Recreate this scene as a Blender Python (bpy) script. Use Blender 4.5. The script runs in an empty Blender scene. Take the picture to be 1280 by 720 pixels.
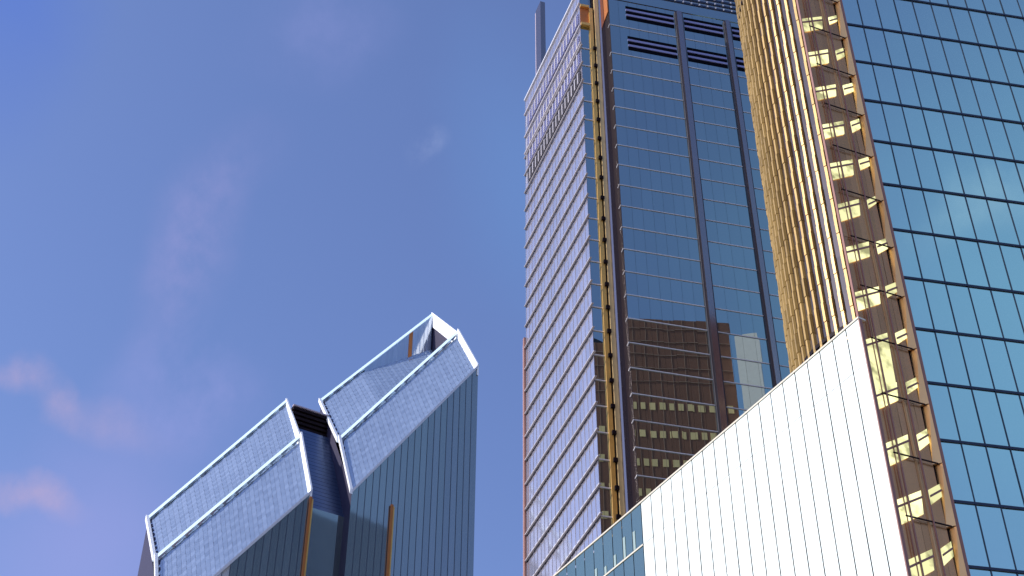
import bpy, math, random
from math import sin, cos, radians as R
random.seed(7)

# ------------------------------------------------------------------ scene, camera
sc = bpy.context.scene
col = sc.collection
FOC, PITCH, EYE = 1882.0, R(41.07), 1.7      # focal length in photo pixels (1280 wide), tilt, eye height

def ray(x, y):
    u = (x-650)/FOC; v = (360-y)/FOC
    return (u, cos(PITCH)-v*sin(PITCH), sin(PITCH)+v*cos(PITCH))
def d2(az):
    return (sin(R(az)), cos(R(az)))
def hit(x, y, P, az):
    """where a sight line meets the vertical wall through P running towards az: distance along the wall, height"""
    d = ray(x, y); e = d2(az)
    det = -d[0]*e[1] + e[0]*d[1]
    k = (-P[0]*e[1] + e[0]*P[1])/det
    s = (d[0]*P[1]-d[1]*P[0])/det
    return s, d[2]*k+EYE

cam = bpy.data.cameras.new('camera'); camo = bpy.data.objects.new('camera', cam); col.objects.link(camo)
cam.sensor_width = 36; cam.lens = 36*FOC/1280; cam.shift_x = -10/1280
camo.location = (0, 0, EYE); camo.rotation_euler = (math.pi/2+PITCH, 0, 0)
cam.clip_start = .1; cam.clip_end = 20000
sc.camera = camo
sc.view_settings.view_transform = 'Standard'; sc.view_settings.look = 'None'
sc.view_settings.exposure = .45; sc.view_settings.gamma = 1; sc.view_settings.use_curve_mapping = False

# ------------------------------------------------------------------ objects, tags
def tag(o, label, cat, group=None):
    o['label'] = label; o['category'] = cat
    if group: o['group'] = group
    return o
def thing(name, label, cat, loc, group=None):
    o = bpy.data.objects.new(name, None); col.objects.link(o); o.location = loc
    o.empty_display_size = 2
    return tag(o, label, cat, group)
def wloc(o):
    x = y = z = 0
    while o: x += o.location[0]; y += o.location[1]; z += o.location[2]; o = o.parent
    return x, y, z

class MB:
    def __init__(s): s.v = []; s.f = []
    def poly(s, pts):
        i = len(s.v); s.v += [tuple(p) for p in pts]; s.f.append(tuple(range(i, i+len(pts))))
    def hexa(s, b, t):                       # bottom 4, top 4 points, same winding (counter-clockwise from above)
        i = len(s.v); s.v += [tuple(p) for p in b]+[tuple(p) for p in t]
        s.f += [(i+3, i+2, i+1, i), (i+4, i+5, i+6, i+7)]
        for k in range(4):
            j = (k+1) % 4; s.f.append((i+k, i+j, i+4+j, i+4+k))
    def prism(s, plan, z0, z1):              # plan counter-clockwise; z1 number or list
        n = len(plan); i = len(s.v)
        zt = z1 if isinstance(z1, (list, tuple)) else [z1]*n
        s.v += [(p[0], p[1], z0) for p in plan]+[(p[0], p[1], z) for p, z in zip(plan, zt)]
        s.f += [tuple(range(i+n-1, i-1, -1)), tuple(range(i+n, i+2*n))]
        for k in range(n):
            j = (k+1) % n; s.f.append((i+k, i+j, i+n+j, i+n+k))
    def build(s, name, mat, parent=None, label=None, smooth=False):
        me = bpy.data.meshes.new(name)
        w = wloc(parent) if parent else (0, 0, 0)
        me.from_pydata([(a-w[0], b-w[1], c-w[2]) for a, b, c in s.v], [], s.f)
        me.materials.append(mat); me.update()
        if smooth:
            for p in me.polygons: p.use_smooth = True
        o = bpy.data.objects.new(name, me); col.objects.link(o)
        if parent: o.parent = parent
        if label: o['label'] = label
        return o

class Wall:
    """a vertical wall frame: s along azimuth az, n outwards (side -1: to the left of az, +1: to its right), z up"""
    def __init__(s, P, az, out): s.P = P; s.az = az; s.e = d2(az); s.o = d2(out)
    def pt(s, a, n, z): return (s.P[0]+s.e[0]*a+s.o[0]*n, s.P[1]+s.e[1]*a+s.o[1]*n, z)
    def box(s, mb, s0, s1, n0, n1, z0, z1):
        c = [(s0, n0), (s1, n0), (s1, n1), (s0, n1)]
        if s.e[0]*s.o[1]-s.e[1]*s.o[0] < 0: c.reverse()
        mb.hexa([s.pt(a, n, z0) for a, n in c], [s.pt(a, n, z1) for a, n in c])
    def pane(s, mb, s0, s1, z0, z1, n=0, jit=0, z2=None, z3=None):
        """one pane of glass; jit = how far its corners stand out of true (metres)"""
        a, b = random.uniform(-jit, jit), random.uniform(-jit, jit)
        p = [s.pt(s0, n+a+b, z0), s.pt(s1, n-a+b, z0), s.pt(s1, n-a-b, z1 if z2 is None else z2), s.pt(s0, n+a-b, z1)]
        if s.e[0]*s.o[1]-s.e[1]*s.o[0] < 0: pass
        mb.poly(p)

# ------------------------------------------------------------------ materials
def new_mat(name):
    m = bpy.data.materials.new(name); m.use_nodes = True
    nt = m.node_tree; nt.nodes.clear()
    out = nt.nodes.new('ShaderNodeOutputMaterial')
    return m, nt, out
def N(nt, t, **kw):
    n = nt.nodes.new(t)
    for k, v in kw.items():
        if k in n.inputs.keys(): n.inputs[k].default_value = v
        else: setattr(n, k, v)
    return n
def rgba(c): return (c[0], c[1], c[2], 1)

def glass(name, diff, tint, fac, rough=.02, var=.12, stain=.15, bump=0, bscale=.5, edge=.35):
    """coated facade glass: part mirror, part tinted body colour; each pane differs a little"""
    m, nt, out = new_mat(name)
    geo = N(nt, 'ShaderNodeNewGeometry'); L = nt.links.new
    tc = N(nt, 'ShaderNodeTexCoord')
    noi = N(nt, 'ShaderNodeTexNoise'); noi.inputs['Scale'].default_value = .12; noi.inputs['Detail'].default_value = 5
    L(tc.outputs['Object'], noi.inputs['Vector'])
    mr = N(nt, 'ShaderNodeMapRange'); mr.inputs['To Min'].default_value = 1-var; mr.inputs['To Max'].default_value = 1+var
    L(geo.outputs['Random Per Island'], mr.inputs['Value'])
    ms = N(nt, 'ShaderNodeMapRange'); ms.inputs['From Min'].default_value = .3; ms.inputs['From Max'].default_value = .7
    ms.inputs['To Min'].default_value = 1-stain; ms.inputs['To Max'].default_value = 1+stain
    L(noi.outputs['Fac'], ms.inputs['Value'])
    mu = N(nt, 'ShaderNodeMath', operation='MULTIPLY'); L(mr.outputs[0], mu.inputs[0]); L(ms.outputs[0], mu.inputs[1])
    vd = N(nt, 'ShaderNodeVectorMath', operation='SCALE'); vd.inputs[0].default_value = diff; L(mu.outputs[0], vd.inputs['Scale'])
    vt = N(nt, 'ShaderNodeVectorMath', operation='SCALE'); vt.inputs[0].default_value = tint
    mr2 = N(nt, 'ShaderNodeMapRange'); mr2.inputs['To Min'].default_value = 1-var*.4; mr2.inputs['To Max'].default_value = 1+var*.1
    L(geo.outputs['Random Per Island'], mr2.inputs['Value']); L(mr2.outputs[0], vt.inputs['Scale'])
    d = N(nt, 'ShaderNodeBsdfDiffuse'); L(vd.outputs[0], d.inputs['Color'])
    g = N(nt, 'ShaderNodeBsdfGlossy', Roughness=rough); L(vt.outputs[0], g.inputs['Color'])
    if bump:
        nb = N(nt, 'ShaderNodeTexNoise'); nb.inputs['Scale'].default_value = bscale; nb.inputs['Detail'].default_value = 1
        L(tc.outputs['Object'], nb.inputs['Vector'])
        bp = N(nt, 'ShaderNodeBump', Strength=1.0, Distance=bump); L(nb.outputs['Fac'], bp.inputs['Height'])
        L(bp.outputs['Normal'], g.inputs['Normal'])
    lw = N(nt, 'ShaderNodeLayerWeight', Blend=.25)
    mf = N(nt, 'ShaderNodeMapRange'); mf.inputs['To Min'].default_value = fac; mf.inputs['To Max'].default_value = min(1, fac+edge)
    L(lw.outputs['Facing'], mf.inputs['Value'])
    mx = N(nt, 'ShaderNodeMixShader'); L(mf.outputs[0], mx.inputs[0]); L(d.outputs[0], mx.inputs[1]); L(g.outputs[0], mx.inputs[2])
    L(mx.outputs[0], out.inputs['Surface'])
    return m

def solid(name, c, rough=.5, metal=0, var=.12, scale=1.5, bump=0, spec=.5):
    m, nt, out = new_mat(name); L = nt.links.new
    tc = N(nt, 'ShaderNodeTexCoord'); noi = N(nt, 'ShaderNodeTexNoise'); noi.inputs['Scale'].default_value = scale; noi.inputs['Detail'].default_value = 6
    L(tc.outputs['Object'], noi.inputs['Vector'])
    geo = N(nt, 'ShaderNodeNewGeometry')
    ad = N(nt, 'ShaderNodeMath', operation='ADD'); L(noi.outputs['Fac'], ad.inputs[0]); L(geo.outputs['Random Per Island'], ad.inputs[1])
    mr = N(nt, 'ShaderNodeMapRange'); mr.inputs['From Min'].default_value = .3; mr.inputs['From Max'].default_value = 1.7
    mr.inputs['To Min'].default_value = 1-var; mr.inputs['To Max'].default_value = 1+var
    L(ad.outputs[0], mr.inputs['Value'])
    v = N(nt, 'ShaderNodeVectorMath', operation='SCALE'); v.inputs[0].default_value = c; L(mr.outputs[0], v.inputs['Scale'])
    b = N(nt, 'ShaderNodeBsdfPrincipled', Roughness=rough, Metallic=metal); L(v.outputs[0], b.inputs['Base Color'])
    b.inputs['Specular IOR Level'].default_value = spec
    if bump:
        bp = N(nt, 'ShaderNodeBump', Strength=.6, Distance=bump); L(noi.outputs['Fac'], bp.inputs['Height']); L(bp.outputs['Normal'], b.inputs['Normal'])
    L(b.outputs[0], out.inputs['Surface'])
    return m

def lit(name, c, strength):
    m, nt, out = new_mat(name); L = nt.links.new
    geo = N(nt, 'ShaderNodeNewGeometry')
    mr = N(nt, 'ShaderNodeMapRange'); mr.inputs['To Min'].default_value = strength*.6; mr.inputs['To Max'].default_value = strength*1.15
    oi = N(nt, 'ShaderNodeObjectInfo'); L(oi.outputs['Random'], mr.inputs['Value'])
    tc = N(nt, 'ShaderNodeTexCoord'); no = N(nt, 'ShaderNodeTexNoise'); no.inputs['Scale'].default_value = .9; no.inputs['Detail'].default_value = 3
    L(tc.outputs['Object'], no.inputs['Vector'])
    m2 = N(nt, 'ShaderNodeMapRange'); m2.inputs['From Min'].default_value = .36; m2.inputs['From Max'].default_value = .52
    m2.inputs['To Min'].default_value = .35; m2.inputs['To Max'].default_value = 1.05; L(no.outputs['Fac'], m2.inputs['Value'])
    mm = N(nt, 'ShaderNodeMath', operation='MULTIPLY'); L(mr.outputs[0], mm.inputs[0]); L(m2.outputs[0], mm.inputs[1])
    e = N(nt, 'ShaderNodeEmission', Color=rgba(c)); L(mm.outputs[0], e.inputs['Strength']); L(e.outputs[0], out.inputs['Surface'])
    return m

M = dict(
    lav=glass('lavender_glass', (.36, .35, .42), (.92, .90, .92), .5, .05, .10, .08),
    navy=glass('navy_mirror_glass', (.02, .028, .03), (.54, .66, .62), .77, .004, .10, .10, .0016, .35),
    azure=glass('azure_mirror_glass', (.10, .15, .15), (.78, 1.0, .88), .88, .006, .07, .06, .002, .3),
    slate=glass('slate_glass', (.10, .12, .12), (.60, .63, .60), .55, .05, .12, .1),
    link=glass('deep_blue_glass', (.03, .045, .09), (.3, .38, .55), .5, .35, .1, .1),
    tile=glass('pale_roof_glass', (.30, .37, .46), (.85, .92, 1.0), .40, .12, .09, .08),
    tealglass=glass('bronze_core_glass', (.05, .05, .06), (.5, .55, .65), .6, .03),
    teal=glass('dark_reflection_glass', (.07, .11, .10), (.40, .54, .48), .5, .02, .12, .1),
    paleteal=solid('pale_stroke', (.24, .33, .32), .5),
    white=solid('white_panel', (.76, .84, .79), .3, 0, .07),
    paleshaft=solid('pale_render', (.60, .57, .58), .7),
    jointpale=solid('pale_joint', (.40, .26, .20), .6),
    glint=glass('white_glint_glass', (.72, .72, .78), (.95, .95, .98), .35, .05, .2, .15),
    softgap=solid('grey_joint', (.34, .31, .29), .6),
    gap=solid('dark_joint', (.035, .03, .04), .6),
    coping=solid('cream_coping', (.62, .57, .45), .4),
    beam=solid('pale_blue_white_metal', (.68, .86, .92), .35, 0, .06),
    parapet=solid('white_parapet', (.90, .91, .92), .4, 0, .04),
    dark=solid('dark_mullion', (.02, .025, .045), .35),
    bluedark=solid('blue_black_frame', (.012, .018, .045), .3),
    bluemull=solid('violet_blue_mullion', (.22, .23, .42), .35),
    slatemull=solid('slate_blue_mullion', (.045, .055, .085), .4),
    palemull=solid('pale_blue_mullion', (.30, .31, .40), .35),
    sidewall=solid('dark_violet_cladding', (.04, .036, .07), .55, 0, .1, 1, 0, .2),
    ledge=solid('grey_sunshade_metal', (.46, .43, .44), .4, 0, .1),
    pale=solid('pale_ledge_metal', (.62, .62, .66), .35),
    gold=solid('gold_metal', (.85, .50, .13), .35, .6, .15),
    ribgold=solid('rib_gold_metal', (.43, .28, .09), .45, .3, .25),
    goldpale=solid('pale_gold_metal', (.62, .46, .22), .42, .35, .15),
    copper=solid('copper_orange_metal', (.50, .17, .04), .42, .5, .2, .6),
    column=glass('blue_grey_metal', (.07, .06, .075), (.58, .52, .50), .55, .12, .06, .1),
    brownblack=solid('brown_black_metal', (.012, .006, .008), .6, 0, .1, 1, 0, .1),
    bronze=solid('bronze_glass_panel', (.74, .36, .14), .26, .8, .16, .4, .05),
    bronzegold=solid('gold_bronze_panel', (.92, .52, .20), .35, .7, .2, .4),
    stone=solid('brown_stone', (.22, .095, .06), .7, 0, .2, .3),
    cream=solid('cream_blind', (.90, .66, .32), .6),
    brownglass=glass('brown_blue_glass', (.045, .022, .012), (.60, .62, .58), .26, .012, .25, .15, edge=.04),
    skyglow=lit('skyglow_window', (1.0, .98, .50), 1.05),  # emission stands in for bright sky seen through the windows
    concrete=solid('concrete', (.28, .27, .26), .8),
    louvre=solid('black_louvre', (.003, .003, .006), .8, 0, .1, 1, 0, .03),
    asphalt=solid('asphalt', (.05, .05, .052), .85, 0, .2, .8),
    paving=solid('granite_paving', (.25, .24, .23), .8, 0, .15, .5),
    rust=solid('rust_brown_metal', (.26, .12, .09), .5),
    pink=solid('pinkish_grey_metal', (.42, .34, .38), .45),
)

# ------------------------------------------------------------------ ground and streets
mb = MB(); mb.poly([(-4000, -4000, 0), (4000, -4000, 0), (4000, 4000, 0), (-4000, 4000, 0)])
g = mb.build('ground', M['paving']); g['kind'] = 'structure'
mb = MB(); mb.poly([(-400, 8, .004), (400, 8, .004), (400, 22, .004), (-400, 22, .004)])
g = mb.build('road', M['asphalt']); g['kind'] = 'structure'

# ------------------------------------------------------------------ middle tower
Q1 = (9.402, 149.705)
RW = Wall(Q1, 76.5, 166.5)
LW = Wall(Q1, -19.7, -109.7)
t = thing('office_tower', 'tall office tower in the middle, lavender glass left face and dark blue banded right face', 'skyscraper', (15, 160, 0))
ZF = [124.92+4.0*k for k in range(-31, 18)]           # floor levels
BOX = 3.4                                             # how far the banded bay stands forward
MF = Wall(RW.pt(0, BOX, 0), 76.5, 166.5)
s_m = hit(787, 430, MF.P, 76.5)[0]
SR = 38.0
# solid core
mb = MB()
mb.prism([LW.pt(25.05, -.25, 0), LW.pt(.3, -.25, 0), RW.pt(.3, -.3, 0), RW.pt(SR, -.3, 0), RW.pt(SR, -30, 0), LW.pt(25.05, -24, 0)], 0, 194.0)
mb.prism([RW.pt(s_m+.06, -.28, 0), RW.pt(s_m+.06, BOX-.12, 0), RW.pt(SR-.05, BOX-.12, 0), RW.pt(SR-.05, -.28, 0)], 0, 196.2)
mb.build('core', M['slate'], t)
# left face: panes, mullions, sunshade ledges
LEN = 25.1; NP = 19; pw = LEN/NP
TOP = 195.2
zs = [z for z in ZF if z < 181]+[TOP]
zs = [0]+[z for z in zs if z > .5]
gl = MB(); mu = MB(); le = MB(); dk = MB(); glint = []
for a, b in zip(zs, zs[1:]):
    for i in range(NP):
        LW.pane(gl, i*pw, (i+1)*pw, a+(.75 if a > 1 else 0), b, 0, .004)
        if a > 1: glint.append(len(gl.f)); LW.pane(gl, i*pw+.12, (i+1)*pw-.40, a+.1, a+.75, .004, .004); LW.pane(gl, (i+1)*pw-.40, (i+1)*pw+.12, a+.1, a+.75, 0, .003)  # pale sub-panes paint the white glints above each ledge
for i in range(NP+1):
    LW.box(mu, max(0, i*pw-.04), min(LEN, i*pw+.04), 0.012, .055, 0, TOP)
for z in zs[1:-1]:
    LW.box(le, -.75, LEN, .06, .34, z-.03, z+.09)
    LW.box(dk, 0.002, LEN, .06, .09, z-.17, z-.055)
glz = gl.build('glazing', M['lav'], t)
glz.data.materials.append(M['glint'])
for k in glint: glz.data.polygons[k].material_index = 1
mu.build('mullions', M['palemull'], glz)
le.build('sunshade_ledges', M['ledge'], glz)
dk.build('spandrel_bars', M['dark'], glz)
# plant-floor grilles near the top of the left face
for z0, z1 in ((174.0, 176.3), (178.0, 180.6), (182.2, 184.6), (187.4, 190.0)):
    g1 = MB(); g2 = MB()
    n = 5
    for k in range(n):
        zz = z0+(z1-z0)*k/n
        LW.box(g1, .5, LEN-1.6, .06, .2, zz, zz+(z1-z0)/n*.5)
    for i in range(1, NP):
        LW.box(g2, i*pw-.14, i*pw+.14, .205, .28, z0, z1)
    gr = g1.build('grille', M['gap'] if z0 < 178 else M['bluemull'], glz)
    g2.build('grille_post', M['ledge'], gr)
for z in (182, 186, 191.5):
    k = MB(); LW.box(k, -.3, LEN, .06, .30, z-.12, z+.12); k.build('band', M['ledge'], glz)
mb = MB(); LW.box(mb, -.2, LEN+.1, -.3, .25, TOP, TOP+.35); mb.build('parapet', M['pale'], t)
# tapering pylon behind the left parapet
px, pz = hit(673, 60, LW.pt(0, -2.5, 0), -19.7)
PW = Wall(LW.pt(0, -2.5, 0), -19.7, -109.7)
mb = MB(); PW.box(mb, px-1.3, px+1.2, -.9, 0, 190, 222); py = mb.build('pylon', M['column'], t)
mb = MB(); PW.box(mb, px+1.2, px+1.75, -.6, -.1, 190, 222); mb.build('edge_trim', M['pink'], py)
# lower corner column on the far left edge
mb = MB(); LW.box(mb, LEN+.02, LEN+.55, -.6, .35, 0, 143.0); cc = mb.build('corner_column', M['rust'], t)
mb = MB(); LW.box(mb, LEN+.57, LEN+1.05, -.8, .2, 0, 142.2); mb.build('column_edge', M['pink'], cc)
# narrow glass strip round the corner
gl = MB(); le = MB()
for a, b in zip([0]+ZF, ZF+[204]):
    if a < .0: continue
    if b <= a or b < 1: continue
    if a > 184 and a < 189.5: pass
    RW.pane(gl, .02, 1.36, a, min(b, 204), 0, .003)
for z in ZF:
    pass
st = gl.build('glazing', M['navy'], t)
for z in ZF:
    if 1 < z < 184:
        le = MB(); RW.box(le, .0, 1.4, .01, .12, z-.08, z+.06); le.build('floor_line', M['pale'], st)
mb = MB(); RW.box(mb, 0, 1.4, .02, .5, 186.1, 186.7)
po = mb.build('portal_sill', M['gold'], t)
mb = MB(); RW.box(mb, 0, 1.4, .02, .5, 190.6, 191.1); mb.build('lintel', M['gold'], po)
mb = MB(); RW.box(mb, 0.05, 1.38, .02, .10, 186.7, 190.6); mb.build('portal_panel', M['copper'], po)
# gold vertical rail with a bracket at each floor
mb = MB(); RW.box(mb, 1.40, 1.95, .05, .40, 0, 190.6); ra = mb.build('gold_rail', M['gold'], t)
mb = MB(); RW.box(mb, 1.95, 2.22, .0, .15, 0, 215); mb.build('rail_joint', M['brownblack'], ra)
mb = MB(); RW.box(mb, 2.22, 2.80, .0, .62, 0, 215); mb.build('rail_edge', M['goldpale'], ra)
for z in ZF:
    if 1 < z < 184:
        mb = MB(); RW.box(mb, 1.72, 2.24, .16, .72, z-.45, z+.1); mb.build('bracket', M['brownblack'], ra)
# blue-grey round-fronted column
mb = MB()
pts = [(4.75, .02), (4.75, .95), (4.5, 1.1), (3.05, 1.1), (2.82, .95), (2.82, .02)]
pl = [RW.pt(a, b, 0)[:2] for a, b in pts]
area = sum(pl[i][0]*pl[(i+1) % len(pl)][1]-pl[(i+1) % len(pl)][0]*pl[i][1] for i in range(len(pl)))
if area < 0: pl.reverse()
mb.prism(pl, 0, 215); mb.build('column', M['column'], t)
# banded right bay
MZ = [z for z in ZF if 1 < z < 178.5]
MT = MZ[-1]
top_lines = [MT+6.6, MT+13.0]
zb = [0]+MZ+top_lines
pil = []
for xa, xb in ((871, 881), (939, 947.5)):
    pil.append((hit(xa, 280, MF.P, 76.5)[0], hit(xb, 280, MF.P, 76.5)[0]))
bays = [(s_m, pil[0][0]), (pil[0][1], pil[1][0]), (pil[1][1], SR)]
gl = MB(); le = MB(); jo = MB()
ZTOP = top_lines[-1]
for s0, s1 in bays:
    n = max(1, round((s1-s0)/1.55)); w = (s1-s0)/n
    for a, b in zip(zb, zb[1:]):
        for i in range(n): MF.pane(gl, s0+i*w+.012, s0+(i+1)*w-.012, a+.02, b-.02, 0, .0022)
    for z in MZ+top_lines[:1]:
        MF.box(le, s0+(-.05 if s0 == s_m else .12), s1-.12, .01, .10, z-.05, z+.05)
bg = gl.build('banded_glazing', M['navy'], t)
for z in MZ+top_lines[:1]:                            # ledges return round the bay's left side
    Wl = Wall(MF.pt(s_m, 0, 0), 346.5, 256.5)
    Wl.box(le, -.10, .7, .01, .14, z-.05, z+.05)
le.build('floor_ledges', M['pale'], bg)
# left return of the bay
mb = MB(); RW.box(mb, s_m, s_m+.05, 0, BOX-.03, 0, ZTOP+.2); mb.build('bay_return', M['brownblack'], t)
mb = MB(); RW.box(mb, s_m-.14, s_m-.02, 1.2, BOX-.3, 187.0, 195); mb.build('return_panel', M['copper'], t)
for a, b in pil:
    mb = MB(); MF.box(mb, a+.18, b-.18, .02, .55, 0, ZTOP-.4); pp = mb.build('pilaster', M['column'], t)
    mb = MB(); MF.box(mb, a-.05, a+.18, .02, .30, 0, ZTOP-.4); MF.box(mb, b-.18, b+.05, .02, .30, 0, ZTOP-.4); mb.build('joint', M['gap'], pp)
# black louvre slots under the roof, two rows in each bay
for s0, s1 in bays:
    q0 = s0+2.7 if s0 == s_m else s0+.25
    for zt in (ZTOP-1.15, ZTOP-8.4):
        mb = MB()
        for k in range(3):
            z1 = zt-k*1.25
            MF.box(mb, q0, s1-.25, .01, .06, z1-.68, z1)
        lo = mb.build('louvre', M['louvre'], t)
        mb = MB()
        for k in range(2):
            z1 = zt-.68-k*1.25
            MF.box(mb, q0, s1-.25, .01, .14, z1-.50, z1-.07)
        mb.build('louvre_blades', M['bluemull'], lo)
# roof screen above the bay: dark slats with bright fixings
mb = MB(); MF.box(mb, s_m, SR, -.3, .10, ZTOP+.02, ZTOP+2.0); mb.build('fascia', M['navy'], t)
sc1 = MB(); sc3 = MB(); fx = []
for k in range(9):
    z = ZTOP+2.5+k*1.05
    MF.box(sc1, s_m+2, SR, -.2, .0, z, z+.38)
    for i in range(24):
        s = s_m+3+i*1.35
        if k < 4: sc2 = MB(); MF.box(sc2, s-.10, s+.10, .01, .14, z+.1, z+.42); fx.append(sc2)
MF.box(sc3, s_m+2, SR, -.6, -.35, ZTOP+2.0, ZTOP+12)
s_ = sc3.build('roof_screen', M['navy'], t)
sc1.build('screen_slats', M['bluedark'], s_)
for q in fx: q.build('screen_fixing', M['pale'], s_)

# ------------------------------------------------------------------ right tower
K2 = (22.987, 68.232); K = (19.608, 66.853)
AZ = Wall(K2, 79.2, 169.2)
BR = Wall(K2, 67.8, 157.8)
t = thing('glass_tower', 'blue mirror glass tower at right edge with a narrow bronze side of daylit windows', 'skyscraper', (30, 75, 0))
RT = 132.0; WID = 38.0
mb = MB()
mb.prism([BR.pt(-3.58, -.3, 0)[:2], BR.pt(-.1, -.3, 0)[:2], AZ.pt(.3, -.35, 0)[:2], AZ.pt(WID, -.35, 0)[:2], AZ.pt(WID-1, -16, 0)[:2], (24.4, 82.0)], 0, RT-.2)
mb.build('core', M['brownblack'], t)
FZ = [42.04+4*k for k in range(-10, 23)]
gl = MB(); fr = MB(); ve = MB()
pw = 1.455; n = int(WID/pw)
for a, b in zip([0]+FZ, FZ+[RT]):
    for i in range(n): AZ.pane(gl, .22+i*pw if i == 0 else i*pw, (i+1)*pw, a, b, 0, .006)
for z in FZ: AZ.box(fr, .2, n*pw, .02, .075, z-.075, z+.075)
for i in range(1, n+1): AZ.box(ve, i*pw-.026, i*pw+.026, .02, .05, 0, RT)
bgz = gl.build('mirror_glazing', M['azure'], t)
fr.build('transoms', M['bluedark'], bgz); ve.build('mullions', M['dark'], bgz)
# corner trim
mb = MB(); AZ.box(mb, -.02, .2, -.3, .10, 0, RT); ct = mb.build('corner_trim', M['rust'], t)
# bronze face: panels set back behind a frame of dark mullions
BP = Wall(BR.pt(0, -.2, 0), 67.8, 157.8)
cuts = [-3.60, -2.72, -2.05, -1.62, -1.36, -.85, -.42]
zz = [0]+[84.42-4*k for k in range(20, -1, -1)]+[84.42+4*k for k in range(1, 12)]
p1 = MB(); p2 = MB()
for a, b in zip(zz, zz[1:]):
    for i, (s0, s1) in enumerate(zip(cuts, cuts[1:])):
        (BP.pane)(p2 if i in (3,) else p1, s0, s1, a, b, 0, .012)
bp = p1.build('bronze_panels', M['bronze'], t)
p2.build('gold_panels', M['bronzegold'], bp)
# slim gold fins at the tower corner, one tapering wedge a floor
mb = MB()
for a, b in zip(zz, zz[1:]):
    s0 = -.42; h = b-a
    A = [BP.pt(s0, 0, a), BP.pt(-.05, .35, a), BP.pt(-.05, 0, a), BP.pt(s0, -.1, a)]
    B_ = [BP.pt(s0+.22, 0, b-.05), BP.pt(-.05, .35, b-.05), BP.pt(-.05, 0, b-.05), BP.pt(s0+.22, -.1, b-.05)]
    A.reverse(); B_.reverse(); mb.hexa(A[::-1], B_[::-1])
mb.build('gold_fins', M['bronzegold'], bp)
# windows that glow in place of daylight beyond, a wide one and a narrow one on every floor
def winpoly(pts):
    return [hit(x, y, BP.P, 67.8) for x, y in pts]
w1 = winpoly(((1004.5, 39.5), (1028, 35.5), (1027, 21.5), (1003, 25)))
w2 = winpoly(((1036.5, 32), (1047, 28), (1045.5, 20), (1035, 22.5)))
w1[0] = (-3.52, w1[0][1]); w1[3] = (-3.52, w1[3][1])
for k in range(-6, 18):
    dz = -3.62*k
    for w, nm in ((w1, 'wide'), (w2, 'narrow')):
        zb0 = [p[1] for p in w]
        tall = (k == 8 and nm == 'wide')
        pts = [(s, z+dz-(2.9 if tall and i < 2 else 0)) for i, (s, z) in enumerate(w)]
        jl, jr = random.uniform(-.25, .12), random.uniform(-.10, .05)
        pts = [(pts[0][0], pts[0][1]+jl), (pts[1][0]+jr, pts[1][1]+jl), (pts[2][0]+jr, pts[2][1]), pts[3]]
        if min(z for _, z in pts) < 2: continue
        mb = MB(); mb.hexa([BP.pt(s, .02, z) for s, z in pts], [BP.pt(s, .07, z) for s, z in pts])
        o = mb.build('window', M['skyglow'], t)
        mb = MB()
        (sa, za), (sb, zb_) = pts[3], pts[2]
        mb.hexa([BP.pt(sa, .075, za-.50), BP.pt(sb, .075, zb_-.50), BP.pt(sb, .075, zb_-.36), BP.pt(sa, .075, za-.36)],
                [BP.pt(sa, .13, za-.50), BP.pt(sb, .13, zb_-.50), BP.pt(sb, .13, zb_-.36), BP.pt(sa, .13, za-.36)])
        mb.build('transom', M['rust'], o)
ve = MB()
for z in zz[1:]:
    fr = MB(); BR.box(fr, -3.05, -.02, -.05, .0, z-.04, z+.04); fr.build('spandrel_rail', M['brownblack'], bp)
for s in (-2.72, -1.36): BR.box(ve, s-.04, s+.04, -.06, .04, 0, RT)
BR.box(ve, -2.97, -2.94, -.10, -.02, 0, RT)
BR.box(ve, -3.64, -3.58, -.19, .0, 0, RT)
ve.build('mullions', M['rust'], bp)

# ------------------------------------------------------------------ white wing
WH = Wall(K, -30.4, -120.4)
t = thing('low_block', 'low block of dazzling white panels standing in front of the taller towers', 'building', (10, 84, 0))
WT = 57.62; WL = 42.0
mb = MB()
mb.prism([WH.pt(.12, -.12, 0)[:2], (24.0, 81.5), (24.2, 84), (8.2, 111), WH.pt(WL, -.12, 0)[:2]], 0, WT-.6)
mb.build('core', M['softgap'], t)
pn = MB(); tg = MB(); bl = []; pw = 1.19; G = .042
rows = [WT]+[54.4-3.25*k for k in range(0, 17)]
for r, (zt, zb_) in enumerate(zip(rows, rows[1:])):
    for i in range(int(WL/pw)):
        gz = .016 if r == 0 else .006
        darkened = i > 18                                # dark reflection at the far end, painted as teal panes
        WH.pane(tg if darkened else pn, i*pw+G+(.03 if i == 0 else 0), (i+1)*pw-G, zb_+gz, zt-(.016 if r == 1 else .006), 0, .004)
        if darkened and r < 3:
            h = random.uniform(.35, 1.7); tl = MB(); WH.box(tl, (i+1)*pw-.34, (i+1)*pw-.08, .01, .03, zb_+.1, zb_+.1+h); bl.append(tl)
pl = pn.build('white_panels', M['white'], t)
gz = tg.build('end_reflection', M['teal'], t)  # darker panes paint a reflection on the same facade
for q in bl: q.build('glint_stroke', M['paleteal'], gz)  # bright mirrored strokes, put in as pale slips
mb = MB(); WH.box(mb, 19*pw, WL, .008, .05, 54.34, 54.46); mb.build('transom', M['coping'], gz)
mb = MB(); WH.box(mb, -.02, WL, -.5, .06, WT+.01, WT+.13); mb.build('coping', M['coping'], t)
mb = MB(); WH.box(mb, -.03, .05, -.2, .03, 0, WT); mb.build('corner_strip', M['rust'], t)

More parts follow.
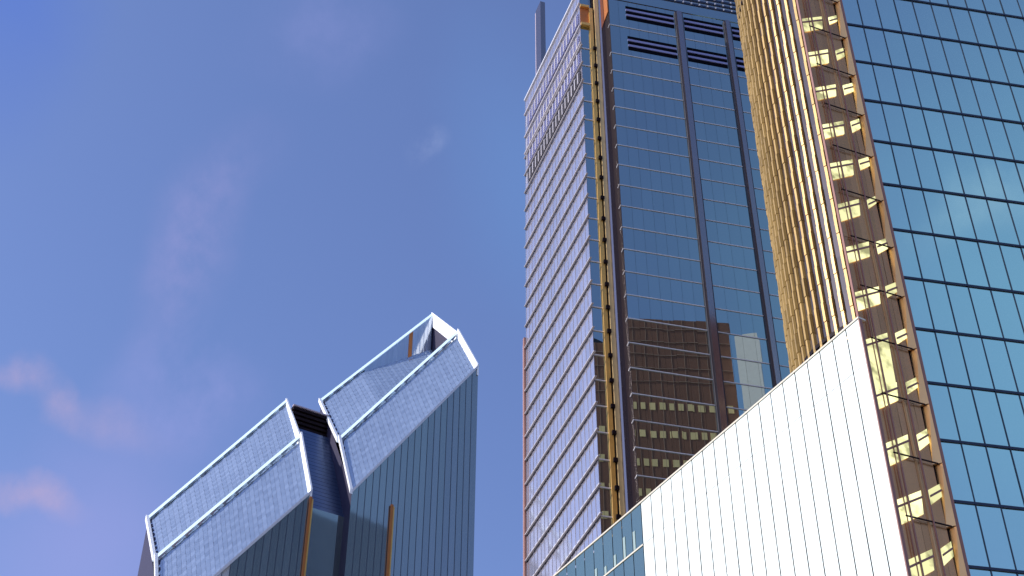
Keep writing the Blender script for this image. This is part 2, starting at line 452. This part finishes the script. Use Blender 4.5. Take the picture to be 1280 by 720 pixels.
# ------------------------------------------------------------------ gold ribbed tower
GC = (33.1, 99.6); GR = 10.0; GT = 159.5
t = thing('ribbed_tower', 'rounded tower of vertical gold ribs squeezed between the dark blue tower and the bronze windows', 'skyscraper', (GC[0], GC[1], 0))
def gp(az, r): return (GC[0]+r*sin(R(az)), GC[1]+r*cos(R(az)))
mb = MB()
NF = 72
for k in range(NF):
    a0 = 360*k/NF; a1 = 360*(k+1)/NF
    zl = [0]+[4.0*j+1.5 for j in range(0, 41)]+[GT]
    for z0, z1 in zip(zl, zl[1:]):
        p = [gp(a0, GR), gp(a1, GR)]
        mb.poly([(p[1][0], p[1][1], z0), (p[0][0], p[0][1], z0), (p[0][0], p[0][1], z1), (p[1][0], p[1][1], z1)])
gz = mb.build('curved_glazing', M['brownglass'], t)
mb = MB()
for k in range(NF):
    a = 360*(k+.0)/NF; da = 1.0
    nseg = 80 if a > 170 else 1
    for j in range(nseg):
        z0, z1 = GT*j/nseg, GT*(j+1)/nseg
        dep = .25 if j % 2 == 0 else .20
        q = [gp(a-da, GR+.01), gp(a+da, GR+.01), gp(a+da*.7, GR+dep), gp(a-da*.7, GR+dep)]
        mb.prism(q[::-1], z0+(.05 if nseg > 1 else 0), z1)
mb.build('gold_ribs', M['ribgold'], gz)
mb = MB()
for z in (78.0, 126.6, 130.2):
    mb = MB(); pts = [gp(360*k/NF, GR+.2) for k in range(NF)]
    mb.prism(pts[::-1], z, z+.35); mb.build('ring_band', M['brownblack'], gz)
# brown back wall facing the middle tower, with rows of cream blinds
BW = Wall((29.2, 109.2), 67, -23)
mb = MB(); mb.prism([BW.pt(0, 0, 0), BW.pt(0, -9, 0), BW.pt(24, -13, 0), BW.pt(24, 0, 0)], 0, GT)
bk = mb.build('back_wall', M['stone'], t)
mb = MB()
for j in range(8):
    z = 142.5-j*5.3
    for i in range(15): BW.box(mb, .6+i*1.55, 1.5+i*1.55, .01, .05, z-1.3, z)
mb.build('blinds', M['cream'], bk)
mb = MB()
for j in range(5): BW.box(mb, 0, 24, .01, .10, 157.52-j*2.7, 157.60-j*2.7)
for i in range(12): BW.box(mb, i*2-.03, i*2+.03, .01, .05, 60, GT)
mb.build('joints', M['jointpale'], bk)
SW = Wall(BW.pt(24.3, 2.2, 0), 50, -40)
mb = MB(); SW.box(mb, 0, 3.6, -5, 0, 0, 155.0); mb.build('lift_shaft', M['paleshaft'], t)

# ------------------------------------------------------------------ left twin tower with steep glass roofs
DP = (-30.22, 228.01)
A1 = 60.0
FW = Wall(DP, A1, 150)                                  # n is outwards; depth t = -n
def lp(s, tt, z): return FW.pt(s, -tt, z)
t = thing('slant_roof_tower', 'twin winged glass tower at lower left with two steep pale roofs edged in glowing white', 'skyscraper', (-40, 236, 0))

def lerp(a, b, f): return a+(b-a)*f
def wing(sl, sr, zfl, zfr, tl, tr, zbl, zbr, tml, tmr, zml, zmr, drop, name_mat):
    """sl/sr left and right ends; eave heights; back edge depths and heights; middle beam depths and heights"""
    # walls
    front = MB(); mull = MB()
    n = round((sr-sl)/1.3); w = (sr-sl)/n
    for i in range(n):
        s0, s1 = sl+i*w, sl+(i+1)*w
        z0, z1 = lerp(zfl, zfr, i/n)-.7, lerp(zfl, zfr, (i+1)/n)-.7
        a = random.uniform(-.006, .006)
        front.poly([FW.pt(s0, a, 0), FW.pt(s1, -a, 0), FW.pt(s1, -a, z1), FW.pt(s0, a, z0)])
        if i: FW.box(mull, s0-.05, s0+.05, .01, .05, 0, z0-.15)
    wg = front.build('wing', M['slate'], t)
    mull.build('mullions', M['slatemull'], wg)
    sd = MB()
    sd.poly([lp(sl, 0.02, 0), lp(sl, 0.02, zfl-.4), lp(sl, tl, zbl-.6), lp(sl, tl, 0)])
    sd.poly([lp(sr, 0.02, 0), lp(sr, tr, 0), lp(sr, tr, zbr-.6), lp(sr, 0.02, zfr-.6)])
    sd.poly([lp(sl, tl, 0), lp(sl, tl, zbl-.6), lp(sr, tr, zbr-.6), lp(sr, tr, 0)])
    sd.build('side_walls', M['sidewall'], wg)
    # roof glazing, small panes each a little out of true
    def roof(c00, c10, c11, c01, nu, nv, dropf=None):
        m = MB()
        def P(u, v):
            s = lerp(lerp(c00[0], c10[0], u), lerp(c01[0], c11[0], u), v)
            tt = lerp(lerp(c00[1], c10[1], u), lerp(c01[1], c11[1], u), v)
            z = lerp(lerp(c00[2], c10[2], u), lerp(c01[2], c11[2], u), v)
            if dropf: z -= dropf(u)
            return s, tt, z
        for i in range(nu):
            for j in range(nv):
                e = [random.uniform(-.012, .012) for _ in range(2)]
                q = []
                for (du, dv, sg) in ((.02, .04, 0), (.98, .04, 1), (.98, .96, 2), (.02, .96, 3)):
                    s, tt, z = P((i+du)/nu, (j+dv)/nv)
                    k = (e[0]+(.03 if i % 2 else -.03))*(1 if sg in (1, 2) else -1)+(e[1]+(.05 if (i+2*j) % 4 < 2 else -.05))*(1 if sg > 1 else -1)
                    q.append(lp(s, tt, z+k+(.16 if sg > 1 else 0)))
                m.poly(q)
        r = m.build('roof_glazing', M['tile'], wg)
        # closing sheet just under the panes
        m = MB()
        for i in range(12):
            q = [P(i/12, 0), P((i+1)/12, 0), P((i+1)/12, 1), P(i/12, 1)]
            m.poly([lp(s, tt, z-.3) for s, tt, z in q])
        m.build('roof_deck', M['sidewall'], r)
    L = sr-sl
    nu = round(L*1.9/1.3)
    roof((sl+.3, .1, zfl-.5), (sr-.3, .1, zfr-2.2), (sr-.3, tmr-.1, zmr-2.5), (sl+.3, tml-.1, zml-1.5), nu, 16)
    df = (lambda u: max(0, (u-.34)/.66)*drop) if drop else None
    roof((sl+.3, tml+.5, zml-1.2), (sr-.3, tmr+.9, zmr-2.2), (sr-.3, tr-.2, zbr-2.2), (sl+.3, tl-.2, zbl-1.4), nu, 20, df)
    # edge beams
    def beam(mat, nm, p, q, dt0, dt1, dn, ups=0):
        m = MB()
        (s0, t0, z0), (s1, t1, z1) = p, q
        b = [lp(s0, t0+dt0, z0-dn), lp(s1, t1+dt0, z1-dn), lp(s1, t1+dt1, z1-dn), lp(s0, t0+dt1, z0-dn)]
        r = 1.62*(dt1-dt0) if ups else 0
        tp = [lp(s0, t0+dt0, z0-r), lp(s1, t1+dt0, z1-r), lp(s1, t1+dt1, z1), lp(s0, t0+dt1, z0)]
        m.hexa(b, tp); return m.build(nm, M[mat], wg)
    beam('beam', 'middle_beam', (sl, tml, zml), (sr, tmr, zmr), -.30, .30, 1.5, 1)
    beam('beam', 'back_beam', (sl, tl, zbl), (sr, tr, zbr), -.25, .35, 1.5, 1)
    beam('pale', 'eave_trim', (sl, 0, zfl), (sr, 0, zfr), -.22, .1, .75)
    # end parapets: the inner faces of the right hand ones catch the sun
    def endwall(nm, mat, s0, s1, ta, za, tb, zb_, dn):
        m = MB()
        b = [lp(s0, ta, za-dn), lp(s1, ta, za-dn), lp(s1, tb, zb_-dn), lp(s0, tb, zb_-dn)]
        tp = [lp(s0, ta, za), lp(s1, ta, za), lp(s1, tb, zb_), lp(s0, tb, zb_)]
        m.hexa(b, tp); return m.build(nm, M[mat], wg)
    endwall('parapet', 'parapet', sr-.30, sr+.05, -.2, zfr+.05, tmr-.26, zmr+.02, 2.9)
    endwall('parapet', 'parapet', sr-.30, sr+.05, tmr+.31, zmr-.3, tr+.36, zbr+.02, 4.0)
    endwall('parapet', 'parapet', sl-.45, sl+.10, -.2, zfl+.05, tml-.26, zml+.05, 1.1)
    endwall('parapet', 'parapet', sl-.45, sl+.10, tml+.31, zml-.3, tl+.36, zbl+.05, 1.1)
    # dark toothed gasket inside the left ends
    m = MB()
    for (ta, za, tb, zb_) in ((.1, zfl, tml, zml), (tml+.5, zml, tl, zbl)):
        for k in range(9):
            f = (k+.15)/9; f2 = (k+.75)/9
            c = [lerp(ta, tb, f), lerp(za, zb_, f), lerp(ta, tb, f2), lerp(za, zb_, f2)]
            b = [lp(sl+.12, c[0], c[1]-1.5), lp(sl+.75, c[0], c[1]-1.2), lp(sl+.75, c[2], c[3]-1.2), lp(sl+.12, c[2], c[3]-1.5)]
            tp = [(x, y, z+.7) for x, y, z in b]
            m.hexa(b, tp)
    m.build('gasket', M['sidewall'], wg)
    # wavy shadow under the two long beams, made as scalloped plates
    for (a, b) in (((sl, tml, zml), (sr, tmr, zmr)), ((sl, tl, zbl), (sr, tr, zbr))):
        nb = 12; m = MB()
        for k in range(nb):
            f, f2 = (k+.1)/nb, (k+.9)/nb
            if drop and b[1] == tr and f > .3: continue
            A = [lerp(a[i], b[i], f) for i in range(3)]; B = [lerp(a[i], b[i], f2) for i in range(3)]
            Cm = [lerp(a[i], b[i], f+.25/nb) for i in range(3)]
            for dt in (0,):
                tri0 = [lp(A[0], A[1]-.40, A[2]-1.0), lp(Cm[0], Cm[1]-.40, Cm[2]-1.95), lp(B[0], B[1]-.40, B[2]-1.0)]
                tri1 = [lp(A[0], A[1]-.32, A[2]-1.0), lp(Cm[0], Cm[1]-.32, Cm[2]-1.95), lp(B[0], B[1]-.32, B[2]-1.0)]
                i = len(m.v); m.v += tri0+tri1
                m.f += [(i, i+1, i+2), (i+5, i+4, i+3), (i, i+3, i+4, i+1), (i+1, i+4, i+5, i+2), (i+2, i+5, i+3, i)]
        m.build('shadow_plates', M['column'], wg)
    if drop:                                            # inside of the raised back parapet
        m = MB(); m2 = MB(); nn = 17
        for i in range(nn):
            u0, u1 = lerp(.36, .985, i/nn), lerp(.36, .985, (i+1)/nn)
            f = lambda u: (lerp(sl, sr, u), lerp(tl, tr, u)-.3, lerp(zbl, zbr, u)-1.2)
            a, b = f(u0), f(u1)
            da, db = max(0, (u0-.34)/.66)*drop+.9, max(0, (u1-.34)/.66)*drop+.9
            (m2 if i == 11 else m).poly([lp(a[0], a[1], a[2]-da), lp(b[0], b[1], b[2]-db), lp(b[0], b[1], b[2]), lp(a[0], a[1], a[2])])
            if i: FW.box(m2 if i == 11 else m, a[0]-.05, a[0]+.05, -a[1]+.005, -a[1]+.06, a[2]-da, a[2]-.1)
        iw = m.build('inner_wall', M['tile'], wg); m2.build('copper_panel', M['copper'], iw)
    return wg

wr = wing(0, 25.1, 152.3, 190.7, 20.3, 22.1, 186.1, 220.9, 8.3, 9.5, 169.2, 206.7, 9.0, None)
wl = wing(-30.6, -7.6, 117.2, 149.8, 18.9, 18.9, 147.7, 182.4, 8.7, 8.7, 134.3, 167.5, 0, None)
# orange reflections on the front walls, made as copper strips
def copper(parent, s, w, z1, n0=.05):  # builds one orange reflection strip and its edge
    m = MB(); FW.box(m, s-w/2, s+w/2, n0+.12, n0+.45, 0, z1); o = m.build('reflection_strip', M['copper'], parent)
    m = MB(); FW.box(m, s+w/2+.01, s+w/2+.3, n0+.12, n0+.3, 0, z1-.3); m.build('reflection_edge', M['gold'], o)
s, z = hit(489, 632, DP, A1); copper(wr, s, .5, z)
copper(wl, -7.6-.15, .45, hit(393, 624, DP, A1)[1])
# recessed link between the wings
LK = Wall(lp(0, 2.7, 0), A1, 150)
m = MB()
zl = [0]+[4.0*k for k in range(1, 38)]
for a, b in zip(zl, zl[1:]):
    for i in range(4): LK.pane(m, -7.6+i*1.9, -7.6+(i+1)*1.9, a, b, 0, .003)
lk = m.build('link', M['slate'], t)
zt = 148.0
s, zb_ = hit(386, 523, lp(0, 17.5, 0), A1)
m = MB()
nr = 22
for k in range(nr):
    f0, f1 = k/nr, (k+1)/nr
    t0, t1 = lerp(2.7, 14.2, f0), lerp(2.7, 14.2, f1); z0, z1 = lerp(zt, zb_-5.5, f0), lerp(zt, zb_-5.5, f1)
    m.poly([lp(-7.6, t0, z0), lp(0, t0, z0), lp(0, t1, z1-.05), lp(-7.6, t1, z1-.05)])
m.build('link_roof', M['link'], lk)
m = MB()
for k in range(6):
    z0 = zb_-6+k*1.05
    FW.box(m, -7.5, -.1, -15.4, -15.0, z0, z0+.55)
FW.box(m, -7.6, 0, -18, -15.5, 100, zb_)
lo = m.build('louvres', M['brownblack'], lk)
m = MB(); FW.box(m, -7.6, 0, -15.6, -14.9, zb_, zb_+.3); m.build('rail', M['pink'], lo)

# ------------------------------------------------------------------ light
SUN_AZ, SUN_EL = -105.0, 36.0
sd = (sin(R(SUN_AZ))*cos(R(SUN_EL)), cos(R(SUN_AZ))*cos(R(SUN_EL)), sin(R(SUN_EL)))
sl = bpy.data.lights.new('sun', 'SUN'); sl.energy = 3.6; sl.angle = R(.5); sl.color = (1, .94, .85)
so = bpy.data.objects.new('sun', sl); col.objects.link(so)
import mathutils
so.rotation_euler = mathutils.Vector(sd).to_track_quat('Z', 'Y').to_euler()
so.location = (0, 0, 300)

w = bpy.data.worlds.new('World'); sc.world = w; w.use_nodes = True
nt = w.node_tree; nt.nodes.clear(); L = nt.links.new
out = N(nt, 'ShaderNodeOutputWorld'); bg = N(nt, 'ShaderNodeBackground', Strength=.135)
sky = N(nt, 'ShaderNodeTexSky'); sky.sky_type = 'NISHITA'; sky.sun_disc = False
sky.sun_elevation = R(SUN_EL); sky.sun_rotation = R(SUN_AZ % 360)
sky.air_density = 1.0; sky.dust_density = .6; sky.ozone_density = 2.0
tc = N(nt, 'ShaderNodeTexCoord')
no = N(nt, 'ShaderNodeTexNoise'); no.inputs['Scale'].default_value = 7; no.inputs['Detail'].default_value = 6
L(tc.outputs['Generated'], no.inputs['Vector'])
sub = N(nt, 'ShaderNodeVectorMath', operation='SUBTRACT'); L(no.outputs['Color'], sub.inputs[0]); sub.inputs[1].default_value = (.5, .5, .5)
sca = N(nt, 'ShaderNodeVectorMath', operation='SCALE'); sca.inputs['Scale'].default_value = .10; L(sub.outputs[0], sca.inputs[0])
add = N(nt, 'ShaderNodeVectorMath', operation='ADD'); L(tc.outputs['Generated'], add.inputs[0]); L(sca.outputs[0], add.inputs[1])
tint = N(nt, 'ShaderNodeMix', data_type='RGBA', blend_type='MULTIPLY'); tint.inputs['Factor'].default_value = 1
L(sky.outputs['Color'], tint.inputs[6]); tint.inputs[7].default_value = (.93, .90, 1.13, 1)
prev = tint.outputs[2]
nw = N(nt, 'ShaderNodeTexNoise'); nw.inputs['Scale'].default_value = 16; nw.inputs['Detail'].default_value = 8; nw.inputs['Roughness'].default_value = .62
mpn = N(nt, 'ShaderNodeMapping'); mpn.inputs['Scale'].default_value = (1.0, 1.0, .55); mpn.inputs['Rotation'].default_value = (0, .6, .2)
L(tc.outputs['Generated'], mpn.inputs['Vector']); L(mpn.outputs[0], nw.inputs['Vector'])
wisp = N(nt, 'ShaderNodeMapRange'); wisp.inputs['From Min'].default_value = .33; wisp.inputs['From Max'].default_value = .66; L(nw.outputs['Fac'], wisp.inputs['Value'])
def nrm(v):
    l = math.sqrt(sum(a*a for a in v)); return tuple(a/l for a in v)
# soft cloud wisps: a centre direction, a long axis direction, half length, half width, colour, strength
def cloud(px, qx, hw, colour, amount, soft=False):
    global prev
    a, b = [mathutils.Vector(nrm(ray(*q) if len(q) == 2 else q)) for q in (px, qx)]
    c = (a+b)/2; ax = (b-a); hl = ax.length/2; ax.normalize()
    up = c.normalized().cross(ax).normalized(); fw = ax.cross(up)
    rot = mathutils.Matrix((ax, up, fw)).transposed().to_euler()
    mp = N(nt, 'ShaderNodeMapping', vector_type='TEXTURE'); L(add.outputs[0], mp.inputs['Vector'])
    mp.inputs['Location'].default_value = c; mp.inputs['Rotation'].default_value = rot; mp.inputs['Scale'].default_value = (hl*1.3, hw, .25)
    ln = N(nt, 'ShaderNodeVectorMath', operation='LENGTH'); L(mp.outputs[0], ln.inputs[0])
    mr = N(nt, 'ShaderNodeMapRange', interpolation_type='SMOOTHSTEP'); L(ln.outputs['Value'], mr.inputs['Value'])
    mr.inputs['From Min'].default_value = 0; mr.inputs['From Max'].default_value = 1.0
    mr.inputs['To Min'].default_value = amount; mr.inputs['To Max'].default_value = 0
    mx = N(nt, 'ShaderNodeMix', data_type='RGBA'); 
    fac = mr.outputs[0]
    if not soft:
        mm = N(nt, 'ShaderNodeMath', operation='MULTIPLY'); L(fac, mm.inputs[0]); L(wisp.outputs[0], mm.inputs[1]); fac = mm.outputs[0]
    L(fac, mx.inputs['Factor']); L(prev, mx.inputs[6]); mx.inputs[7].default_value = rgba(colour)
    prev = mx.outputs[2]
PK = (2.9, 2.3, 3.5); LV = (2.2, 2.2, 4.5); WC = (2.4, 2.8, 4.4); DB = (.5, 1.05, 3.7); TQ = (.85, 1.8, 3.9)
cloud((-150, -60), (150, -60), .16, DB, .6, True)
cloud((640, 0), (700, 420), .09, TQ, .35, True)
cloud((-60, 640), (260, 760), .12, LV, .40, True)
cloud((120, 560), (330, 430), .06, LV, .35)
cloud((0, 446), (62, 470), .013, PK, .75)
cloud((50, 462), (80, 545), .014, PK, .6)
cloud((-40, 575), (95, 652), .013, PK, .85)
cloud((60, 520), (200, 560), .02, PK, .3)
def az_el(a, e): return (sin(R(a))*cos(R(e)), cos(R(a))*cos(R(e)), sin(R(e)))
cloud(az_el(122, 35), az_el(146, 38), .30, (1.5, 2.9, 4.4), .5, True)      # unseen veil added behind, so the blue glass mirrors a paler sky
cloud(az_el(127, 44), az_el(140, 40), .03, (2.6, 3.4, 4.6), .5)  # small wisp added out of view for the same mirror
cloud((170, 450), (330, 165), .040, (2.5, 2.2, 4.1), .45)
cloud((485, 212), (560, 165), .014, WC, .6)
cloud((300, 40), (500, 30), .06, LV, .22)
L(prev, bg.inputs['Color']); L(bg.outputs[0], out.inputs['Surface'])
sc.cycles.max_bounces = 8; sc.cycles.glossy_bounces = 5
